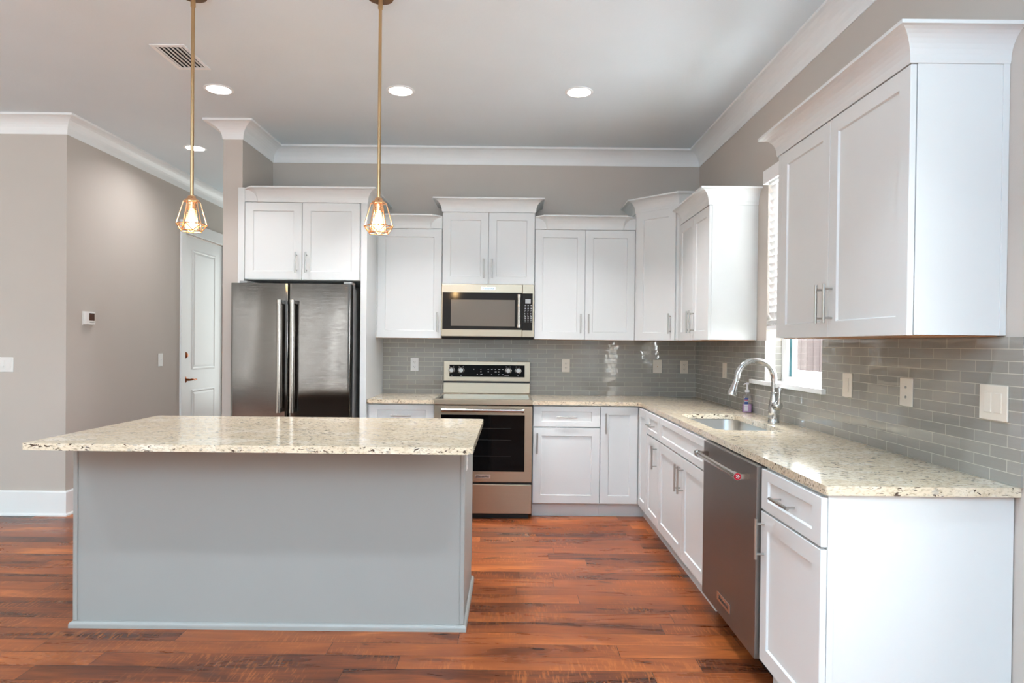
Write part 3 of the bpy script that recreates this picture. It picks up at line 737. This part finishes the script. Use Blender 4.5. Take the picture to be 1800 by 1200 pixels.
# ------------------------------------------------------------------ range
def oven_range():
    x0, x1 = -.592, .165; xc = (x0+x1)/2; yf = 5.05; S_ = M['steel_h']
    r = thing('range', 'stainless electric range with black oven window below the microwave', 'range', (xc, 5.4, 0))
    MB().box(x0+.003, x1-.003, yf+.045, YB-.02, .045, .884).build('body', M['void'], r)
    MB().box(x0+.02, x1-.02, yf+.05, YB-.05, 0, .044).build('base', M['black'], r)
    m = MB().box(x0, x1, 5.016, 5.06, .888, .930).box(x0, x0+.022, 5.06, 5.66, .905, .928).box(x1-.022, x1, 5.06, 5.66, .905, .928).box(x0+.022, x1-.022, 5.63, 5.66, .905, .928)
    m.build('cooktop_frame', S_, r, bev=.004)
    MB().box(x0+.0222, x1-.0222, 5.0602, 5.6298, .905, .9255).build('cooktop_glass', M['ctglass'], r)
    MB().box(x0+.004, x1-.004, 5.035, 5.066, .8845, .8878).build('vent_gap', M['black'], r)
    # backguard
    bg = MB().prism([(5.662, .929), (5.71, .929), (5.71, 1.205), (5.684, 1.205), (5.676, 1.035), (5.668, 1.018)], x0+.006, x1-.006, 'x').build('backguard', S_, r, bev=.003)
    MB().box(x0+.006, x1-.006, 5.6585, 5.668, 1.0185, 1.033).build('backguard_seam', M['black'], parent=bg)
    lean = math.atan2(.008, .17)
    TB = Matrix.Translation((0, 5.6755, 1.035)) @ Matrix.Rotation(-lean, 4, 'X')
    m = MB(TB).box(x0+.055, x1-.05, -.003, .004, .035, .138).use(1)
    random.seed(2)
    for i in range(9):
        for j in range(3):
            if random.random() < .62: m.box(-.33+i*.031, -.33+i*.031+random.choice((.008, .012, .016)), -.0036, -.003, .055+j*.022, .055+j*.022+.004)
    for x in (-.517, -.435, -.027, .058): m.box(x-.006, x+.006, -.0036, -.003, .046, .05); m.box(x-.02, x-.016, -.0036, -.003, .122, .126); m.box(x+.014, x+.018, -.0036, -.003, .122, .126)
    m.box(-.06, -.035, -.0036, -.003, .046, .049)
    cp = m.build('control_panel', [M['bglass'], M['keyw']], r)
    for x in (-.517, -.435, -.027, .058):
        MB(TB).lathe((x, -.003, .09), [(.028, 0), (.028, .003), (.023, .005), (.021, .026), (.018, .029)], (0, -1, 0)).box(x-.003, x+.003, -.034, -.03, .088, .112).build('knob', M['bar'], parent=cp)
    # oven door
    d = MB().box(x0, x1, yf, yf+.044, .29, .881).build('oven_door', S_, r, bev=.004)
    m = MB().box(x0+.055, x1-.058, yf-.0025, yf+.001, .373, .809).use(1)
    for z in (.49, .615, .705): m.box(x0+.16, x1-.16, yf-.0032, yf-.0026, z, z+.002)
    m.build('oven_window', [M['bglass'], paint('oven_rack_gray', (34, 34, 34), .5)], parent=d)
    m = MB().cyl((x0+.062, yf-.052, .848), (x1-.066, yf-.052, .848), .0125, n=20)
    for x in (x0+.07, x1-.074): m.cyl((x-.009, yf-.052, .848), (x+.009, yf-.052, .848), .0165, n=20).box(x-.009, x+.009, yf-.05, yf+.001, .837, .859)
    m.build('handle', M['bar'], parent=d)
    badge(F(xc, yf, .333), .122, .03, .0215, d)
    MB().box(x0, x1, yf+.002, yf+.044, .046, .272).build('storage_drawer', S_, r, bev=.004)
    MB().box(x0+.004, x1-.004, yf+.015, yf+.044, .2725, .2895).build('drawer_gap', M['black'], r)
oven_range()

# ------------------------------------------------------------------ microwave
def microwave():
    x0, x1, yf, z0, z1 = -.5795, .1805, 5.385, 1.415, 1.845
    r = thing('microwave', 'over-the-range stainless microwave with black glass door hung below a cabinet', 'microwave', ((x0+x1)/2, 5.55, z0))
    MB().box(x0, x1, yf+.031, YB-.01, z0-.005, z1-.001).build('body', M['black'], r)
    MB().prism([(yf+.012, z0-.021), (YB-.01, z0-.021), (YB-.01, z0-.0055), (yf+.004, z0-.0055)], x0+.004, x1-.004, 'x').build('vent_base', M['void'], r)
    sx = .083
    d = MB().box(x0, sx-.0012, yf, yf+.03, z0, z1-.001).build('door', M['steel_h'], r, bev=.003)
    MB().box(x0+.008, sx-.0012, yf-.002, yf+.001, z0+.058, z1-.068).build('door_glass', M['mwglass'], parent=d)
    MB().box(x0+.078, .022, yf-.0028, yf-.0021, z0+.086, z1-.128).build('viewing_window', M['mwwin'], parent=d)
    m = MB().cyl((.0555, yf-.045, z0+.075), (.0555, yf-.045, z1-.085), .0125, n=20)
    for z in (z0+.088, z1-.098): m.cyl((.0555, yf-.045, z-.014), (.0555, yf-.045, z+.014), .0155, n=20).box(.047, .064, yf-.043, yf, z-.009, z+.009)
    m.build('handle', M['bar'], parent=d)
    badge(F(-.197, yf, z1-.035), .118, .026, .0205, d)
    c = MB().box(sx+.0012, x1, yf, yf+.03, z0, z1-.001).build('control_column', M['steel_h'], r, bev=.003)
    m = MB().box(sx+.0012, x1-.012, yf-.002, yf+.001, z0+.055, z1-.072).use(1)
    for j in range(11):
        for i in range(3):
            ww = (.012, .010, .012)[i]; zz = z1 - .172 - j*.0135
            if j in (4, 5, 6): ww = .005
            m.box(.103+i*.024, .103+i*.024+ww, yf-.0026, yf-.0021, zz, zz+.0045)
    m.build('keypad', [M['mwglass'], M['keyw']], parent=c)
    MB().box(.108, .152, yf-.0028, yf-.0021, z1-.155, z1-.119).build('display', M['lcd'], parent=c)
microwave()

# ------------------------------------------------------------------ dishwasher
def dishwasher():
    y0, y1 = 2.612, 3.338; xf = .984
    r = thing('dishwasher', 'dark brushed stainless dishwasher with bar handle under the granite counter', 'dishwasher', (1.3, (y0+y1)/2, 0))
    MB().box(xf+.041, XR-.05, y0+.006, y1-.004, .10, .872).build('tub', M['void'], r)
    MB().box(xf+.10, XR-.1, y0+.01, y1-.01, 0, .0995).build('toe_panel', M['black'], r)
    T = F(xf, 0, 0, -90)
    d = MB(T).box(-(y1-.003), -(y0+.003), 0, .04, .104, .878).build('door', M['steel_dw'], r, bev=.003)
    hb = .052
    m = MB(T).cyl((-y1+.075, -hb, .822), (-y0-.085, -hb, .822), .0135, n=22)
    for y in (-y1+.075, -y0-.085): m.cyl((y-.012, -hb, .822), (y+.012, -hb, .822), .017, n=22).box(y-.011, y+.011, -hb+.005, .001, .811, .833)
    h = m.build('handle', M['bar'], parent=d)
    MB(T).cyl((-y0-.0732, -hb, .822), (-y0-.0710, -hb, .822), .0145, n=22).build('medallion', M['red'], parent=h)
    c0 = Vector((-y0-.0708, -hb, .822)); m = MB(T)
    for k in range(5): a = 2*math.pi*k/5; m.cyl(c0 + Vector((0, .006*math.cos(a), .006*math.sin(a))), c0 + Vector((.0006, .006*math.cos(a), .006*math.sin(a))), .0022, n=8)
    m.cyl(c0, c0 + Vector((.0006, 0, 0)), .002, n=8); m.build('emblem', M['keyw'], parent=h)
    b = MB(T).box(-3.085, -2.905, -.003, 0, .163, .205).build('badge', M['badge'], parent=d, bev=.001)
    text('lettering', 'KitchenAid', .028, T @ Matrix.Translation((-2.995, -.0032, .184)) @ Matrix.Rotation(R(90), 4, 'X'), M['ink'], b)
dishwasher()

# ------------------------------------------------------------------ island
def island():
    x0, x1, y0, y1 = -2.056, -.212, 3.078, 3.742
    r = thing('kitchen_island', 'gray painted kitchen island base under the granite top', 'kitchen island', ((x0+x1)/2, (y0+y1)/2, 0))
    MB().box(x0+.006, x1-.006, y0+.006, y1, .002, H0-.0005).build('body', M['gray'], r)
    for a, b, c, d_ in ((x0, x0+.022, y0, y0+.022), (x1-.022, x1, y0, y0+.022)):
        MB().box(a, b, c, d_, .03, H0-.0005).build('corner_trim', M['gray'], r, bev=.004)
    q = [(0, 0), (.016, 0)] + [(.016*math.cos(math.pi/2*k/5), .014 + .016*math.sin(math.pi/2*k/5)) for k in range(6)] + [(0, .03)]
    MB().sweep([(x0+.004, y1), (x0+.004, y0+.004), (x1-.004, y0+.004), (x1-.004, y1)], [(o, z) for o, z in q]).build('base_molding', M['gray'], r)
    T = F(0, y1, 0, 180)
    for k in range(3):
        a = -x1 - (-x1+x0)*0 ; w3 = (x1-x0)/3; u0 = -x1 + k*w3
        d = shaker(MB(F(0, y1+.021, 0, 180)), u0+.004, u0+w3-.004, .112, .872).build('door', M['gray'], r)
        pull(MB(F(0, y1+.021, 0, 180)), u0+.05, .75).build('handle', M['nickel'], parent=d)
island()

# ------------------------------------------------------------------ wall plates
def plate(name, label, cat, T, kind, w=.07, h=.115, mat='plate', group=None):
    """T: frame on the wall, local y into the wall"""
    loc = T @ Vector((0, 0, 0)); r = thing(name, label, cat, loc, group)
    MB(T).box(-w/2, w/2, -.006, -.0003, -h/2, h/2).build('cover_plate', M[mat], r, bev=.0022)
    if kind == 'duplex':
        for z in (-.0195, .0195):
            q = MB(T).prism(rounded([(-.017, z-.0135), (.017, z-.0135), (.017, z+.0135), (-.017, z+.0135)], .010), -.0075, -.0055, 'y').build('receptacle', M[mat], r)
            MB(T).box(-.0072, -.0052, -.0080, -.0074, z-.002, z+.006).box(.0052, .0072, -.0080, -.0074, z-.002, z+.006).cyl((0, -.008, z-.0075), (0, -.0074, z-.0075), .0024, n=10).build('slots', M['void'], parent=q)
    elif kind == 'jack':
        m = MB(T).cyl((0, -.006, 0), (0, -.016, 0), .0048, n=12); m.build('cable_jack', M['brass'], r)
    elif kind == 'twojack':
        for z in (-.02, .02): MB(T).cyl((0, -.006, z), (0, -.009, z), .0055, n=12).build('port', M['nickel'], r)
    elif kind == 'rocker':
        MB(T).prism([(-.0065, -.033), (-.0105, -.033), (-.0075, .033), (-.0055, .033)], -.0165, .0165, 'x').build('rocker', M[mat], r, bev=.001)
    elif kind == 'double':
        for x in (-.023, .023): MB(T).prism([(-.0055, -.033), (-.0085 if x < 0 else -.0078, -.033), (-.0075, .033), (-.0055, .033)], x-.0165, x+.0165, 'x').build('rocker', M[mat], r, bev=.001)
    elif kind == 'dimmer':
        MB(T).prism([(-.0055, -.033), (-.0105, -.033), (-.0075, .033), (-.0055, .033)], .0065, .0395, 'x').build('rocker', M[mat], r, bev=.001)
        MB(T).box(-.0395, -.0065, -.0085, -.0055, -.033, .033).build('dimmer_plate', M[mat], r, bev=.001)
        MB(T).box(-.034, -.012, -.016, -.0086, -.021, -.009).build('slider', M[mat], r, bev=.001)
    elif kind == 'toggle':
        MB(T).box(-.0055, .0055, -.0075, -.0055, -.012, .012).box(-.004, .004, -.017, -.0075, .001, .008).build('toggle', M[mat], r, bev=.001)
    return r
yb = YB - BS; xr = XR - BS
plate('outlet', 'white duplex outlet on the backsplash between refrigerator panel and range', 'outlet', F(-.849, yb+.001, 1.170), 'duplex', mat='plate_w', group='outlets on the back wall tile')
plate('outlet', 'white duplex outlet on the backsplash just past the range', 'outlet', F(.476, yb+.001, 1.172), 'duplex', group='outlets on the back wall tile')
plate('cable_plate', 'almond plate with one cable jack on the back wall tile', 'wall plate', F(1.278, yb+.001, 1.174), 'jack', w=.078)
plate('outlet', 'almond duplex outlet on the back wall tile beside the tiled corner', 'outlet', F(1.512, yb+.001, 1.171), 'duplex', group='outlets on the back wall tile')
TRW = lambda y, z: F(xr+.001, y, z, -90)
plate('light_switch', 'almond rocker switch plate on the tile behind the faucet near the corner', 'switch', TRW(4.965, 1.172), 'rocker', w=.09)
plate('light_switch', 'almond rocker switch plate on the tile beside the window sill', 'switch', TRW(3.149, 1.176), 'rocker', w=.085)
plate('data_plate', 'almond wall plate with two small round ports on the tile', 'wall plate', TRW(2.679, 1.176), 'twojack', w=.085)
plate('light_switch', 'large almond double rocker switch plate on the tile below the near cabinet', 'switch', TRW(2.194, 1.176), 'double', w=.128, h=.118)
plate('light_switch', 'white switch plate with dimmer slider on the beige wall far from the refrigerator', 'switch', F(-3.876, YL, 1.158), 'dimmer', w=.116, mat='plate_w')
plate('light_switch', 'single white switch plate on the beige wall beside the hall door', 'switch', F(XL, 6.379, 1.166, 90), 'toggle', w=.078, h=.125, mat='plate_w')
plate('outlet', 'white duplex outlet on the end of the gray island', 'outlet', F(-.218, 3.235, .79, 90), 'duplex', mat='plate_w')
r = thing('thermostat', 'small white thermostat with amber display on the beige hall wall', 'thermostat', (XL, 5.28, 1.527))
MB().box(XL+.0004, XL+.006, 5.215, 5.345, 1.472, 1.582).box(XL+.006, XL+.028, 5.222, 5.338, 1.477, 1.577).build('housing', M['plate_w'], r, bev=.003)
MB().box(XL+.028, XL+.0288, 5.262, 5.33, 1.508, 1.568).build('display', M['tstat_lcd'], r)
MB().box(XL+.028, XL+.0295, 5.268, 5.325, 1.492, 1.499).build('buttons', M['nickel'], r)

# ------------------------------------------------------------------ window blind
def blind():
    y0, y1 = KW[0]+.012, KW[1]-.012
    r = thing('window_blind', 'white horizontal slat blind lowered halfway in the window over the sink', 'blind', (1.635, 3.8, 2.4))
    MB().box(1.588, 1.602, y0+.002, y1+.004, 2.385, 2.470).box(1.602, 1.626, y1-.008, y1+.004, 2.385, 2.470).build('valance', M['blind'], r, bev=.003)
    MB().box(1.628, 1.672, y0, y1, 2.385, 2.425).build('headrail', M['blind'], r)
    m = MB(); z = 2.352; zb = 1.535; n = 0
    while z > zb:
        T = Matrix.Translation((1.648, 0, z)) @ Matrix.Rotation(R(56), 4, 'Y')
        m.T = T; m.prism([(-.025, -.0014), (0, .0012), (.025, -.0014), (.025, .0014), (0, .0040), (-.025, .0014)], y0, y1, 'y') if False else m.box(-.026, .026, y0, y1, -.0016, .0016)
        z -= .0445; n += 1
    m.T = Matrix()
    for k in range(5): m.box(1.623, 1.673, y0, y1, 1.492+k*.0065, 1.4955+k*.0065)
    m.build('slats', M['blind'], r)
    MB().box(1.622, 1.674, y0, y1, 1.463, 1.489).build('bottom_rail', M['blind'], r, bev=.003)
    for y in (y0+.12, y1-.12): MB().cyl((1.6235, y, 1.489), (1.6235, y, 2.39), .0011, n=6).build('ladder_cord', M['blind'], r)
blind()

# ------------------------------------------------------------------ pendants
def pendant(x, y, rot, label):
    r = thing('pendant_light', label, 'pendant light', (x, y, ZC), 'pendant lights over the island')
    m = MB().lathe((x, y, ZC), [(.066, -.0005), (.066, -.016), (.062, -.024), (.012, -.026), (.012, -.030)], n=36)
    for s in (-1, 1): m.ball((x+s*.042, y-.005, ZC-.027), .005, 10, 6)
    m.build('canopy', M['bronze'], r)
    zt = 2.036
    m = MB().cyl((x, y, ZC-.03), (x, y, zt+.02), .0080, n=16).cyl((x, y, ZC-.075), (x, y, ZC-.03), .0115, n=16); m.build('rod', M['brass'], r)
    MB().lathe((x, y, zt), [(.010, .024), (.017, .022), (.021, .012), (.030, .006), (.036, -.002), (.036, -.006), (.021, -.008), (.021, -.022), (.019, -.024), (.019, -.042), (.015, -.045)][::-1], n=24).build('socket', M['copper'], r)
    N = 6; top = []; mid = []; bot = []
    for k in range(N):
        a = rot + 2*math.pi*k/N; top.append(Vector((x + .037*math.cos(a), y + .037*math.sin(a), zt-.004)))
        mid.append(Vector((x + 0.069*math.cos(a), y + .069*math.sin(a), 1.921)))
        b = a + math.pi/N; bot.append(Vector((x + .050*math.cos(b), y + .050*math.sin(b), 1.888)))
    m = MB(); w_ = .0026
    for k in range(N):
        k1 = (k+1) % N
        for a, b in ((top[k], top[k1]), (top[k], mid[k]), (mid[k], bot[k]), (bot[k], mid[k1]), (bot[k], bot[k1]), (mid[k], mid[k1])): m.cyl(a, b, w_, n=8)
    for p in mid + bot + top: m.ball(p, .003, 8, 6)
    m.build('wire_cage', M['copper'], r)
    b = MB().lathe((x, y, zt-.045), [(.013, 0), (.015, -.010), (.021, -.036), (.027, -.064), (.029, -.076), (.026, -.088), (.017, -.097), (.003, -.1)][::-1], n=24).build('bulb', M['bulb'], r)
    m = MB()
    for k in range(6):
        a = 2*math.pi*k/6; c, s = math.cos(a), math.sin(a)
        m.tube([(x + .004*c, y + .004*s, zt-.058), (x + .009*c, y + .009*s, zt-.075), (x + .013*math.cos(a+.3), y + .013*math.sin(a+.3), zt-.125)], .0013, 6)
    m.build('filament', M['filament'], parent=b)
    l = bpy.data.lights.new('bulb_glow', 'POINT'); l.energy = 3.0; l.color = (1, .70, .38); l.shadow_soft_size = .03
    o = bpy.data.objects.new('bulb_glow', l); C.objects.link(o); o.location = (x, y, 1.925)
pendant(-1.565, 3.2, .55, 'brass pendant light with copper wire cage over the island end by the hall')
pendant(-.655, 3.2, .15, 'brass pendant light with copper wire cage hanging in front of the wall cabinets')

# ------------------------------------------------------------------ ceiling fixtures
def downlight(x, y, label, p=10):
    r = thing('recessed_light', label, 'recessed light', (x, y, ZC), 'recessed ceiling lights')
    MB().lathe((x, y, ZC), [(.094, -.0005), (.094, -.004), (.088, -.007), (.078, -.006), (.078, -.0005)], n=40).build('trim_ring', M['trim'], r)
    MB().cyl((x, y, ZC-.0035), (x, y, ZC-.0055), .0775, n=40).build('lens', M['led'], r)
    led_beam(x, y, p, spread=150 if y > 5 else 95)
downlight(-1.99, 4.43, 'round recessed ceiling light in front of the refrigerator, by the air vent', 6.5)
downlight(-.765, 4.42, 'round recessed ceiling light above the range side, second from the vent', 13.5)
downlight(.433, 4.41, 'round recessed ceiling light nearest the window wall', 15)
downlight(-2.80, 5.78, 'round recessed ceiling light in the hall by the white door', 8)
def vent():
    x0, x1, y0, y1 = -2.095, -1.893, 3.765, 4.107
    r = thing('air_vent', 'white rectangular louvered air vent in the ceiling', 'vent', ((x0+x1)/2, (y0+y1)/2, ZC))
    a, b = .022, .030
    m = MB().box(x0, x0+a, y0, y1, ZC-.007, ZC-.0005).box(x1-a, x1, y0, y1, ZC-.007, ZC-.0005).box(x0+a, x1-a, y0, y0+b, ZC-.007, ZC-.0005).box(x0+a, x1-a, y1-b, y1, ZC-.007, ZC-.0005)
    m.build('vent_frame', M['trim'], r, bev=.002)
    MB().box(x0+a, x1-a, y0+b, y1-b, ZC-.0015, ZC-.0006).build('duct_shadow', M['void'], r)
    m = MB(); n = 6
    for k in range(n):
        xx = x0+a + (x1-x0-2*a)*(k+.5)/n
        m.T = Matrix.Translation((xx, 0, ZC-.006)) @ Matrix.Rotation(R(20), 4, 'Y'); m.box(-.0108, .0108, y0+b, y1-b, -.0007, .0007)
    m.T = Matrix(); m.build('louvers', M['trim'], r)
vent()

# ------------------------------------------------------------------ outside the window
fx = 3.1
r = thing('garden_fence', 'weathered plum-gray board fence seen outside the window', 'fence', (fx, 4.6, -.13))
m = MB()
yy = 2.2
while yy < 8.0: m.box(fx, fx+.022, yy, yy+.136, -.12, 1.85); yy += .142
m.build('fence_boards', M['fence'], r)
for z in (.3, 1.5): MB().box(fx+.0225, fx+.06, 2.2, 8.0, z, z+.09).build('fence_rail', M['fence'], r)
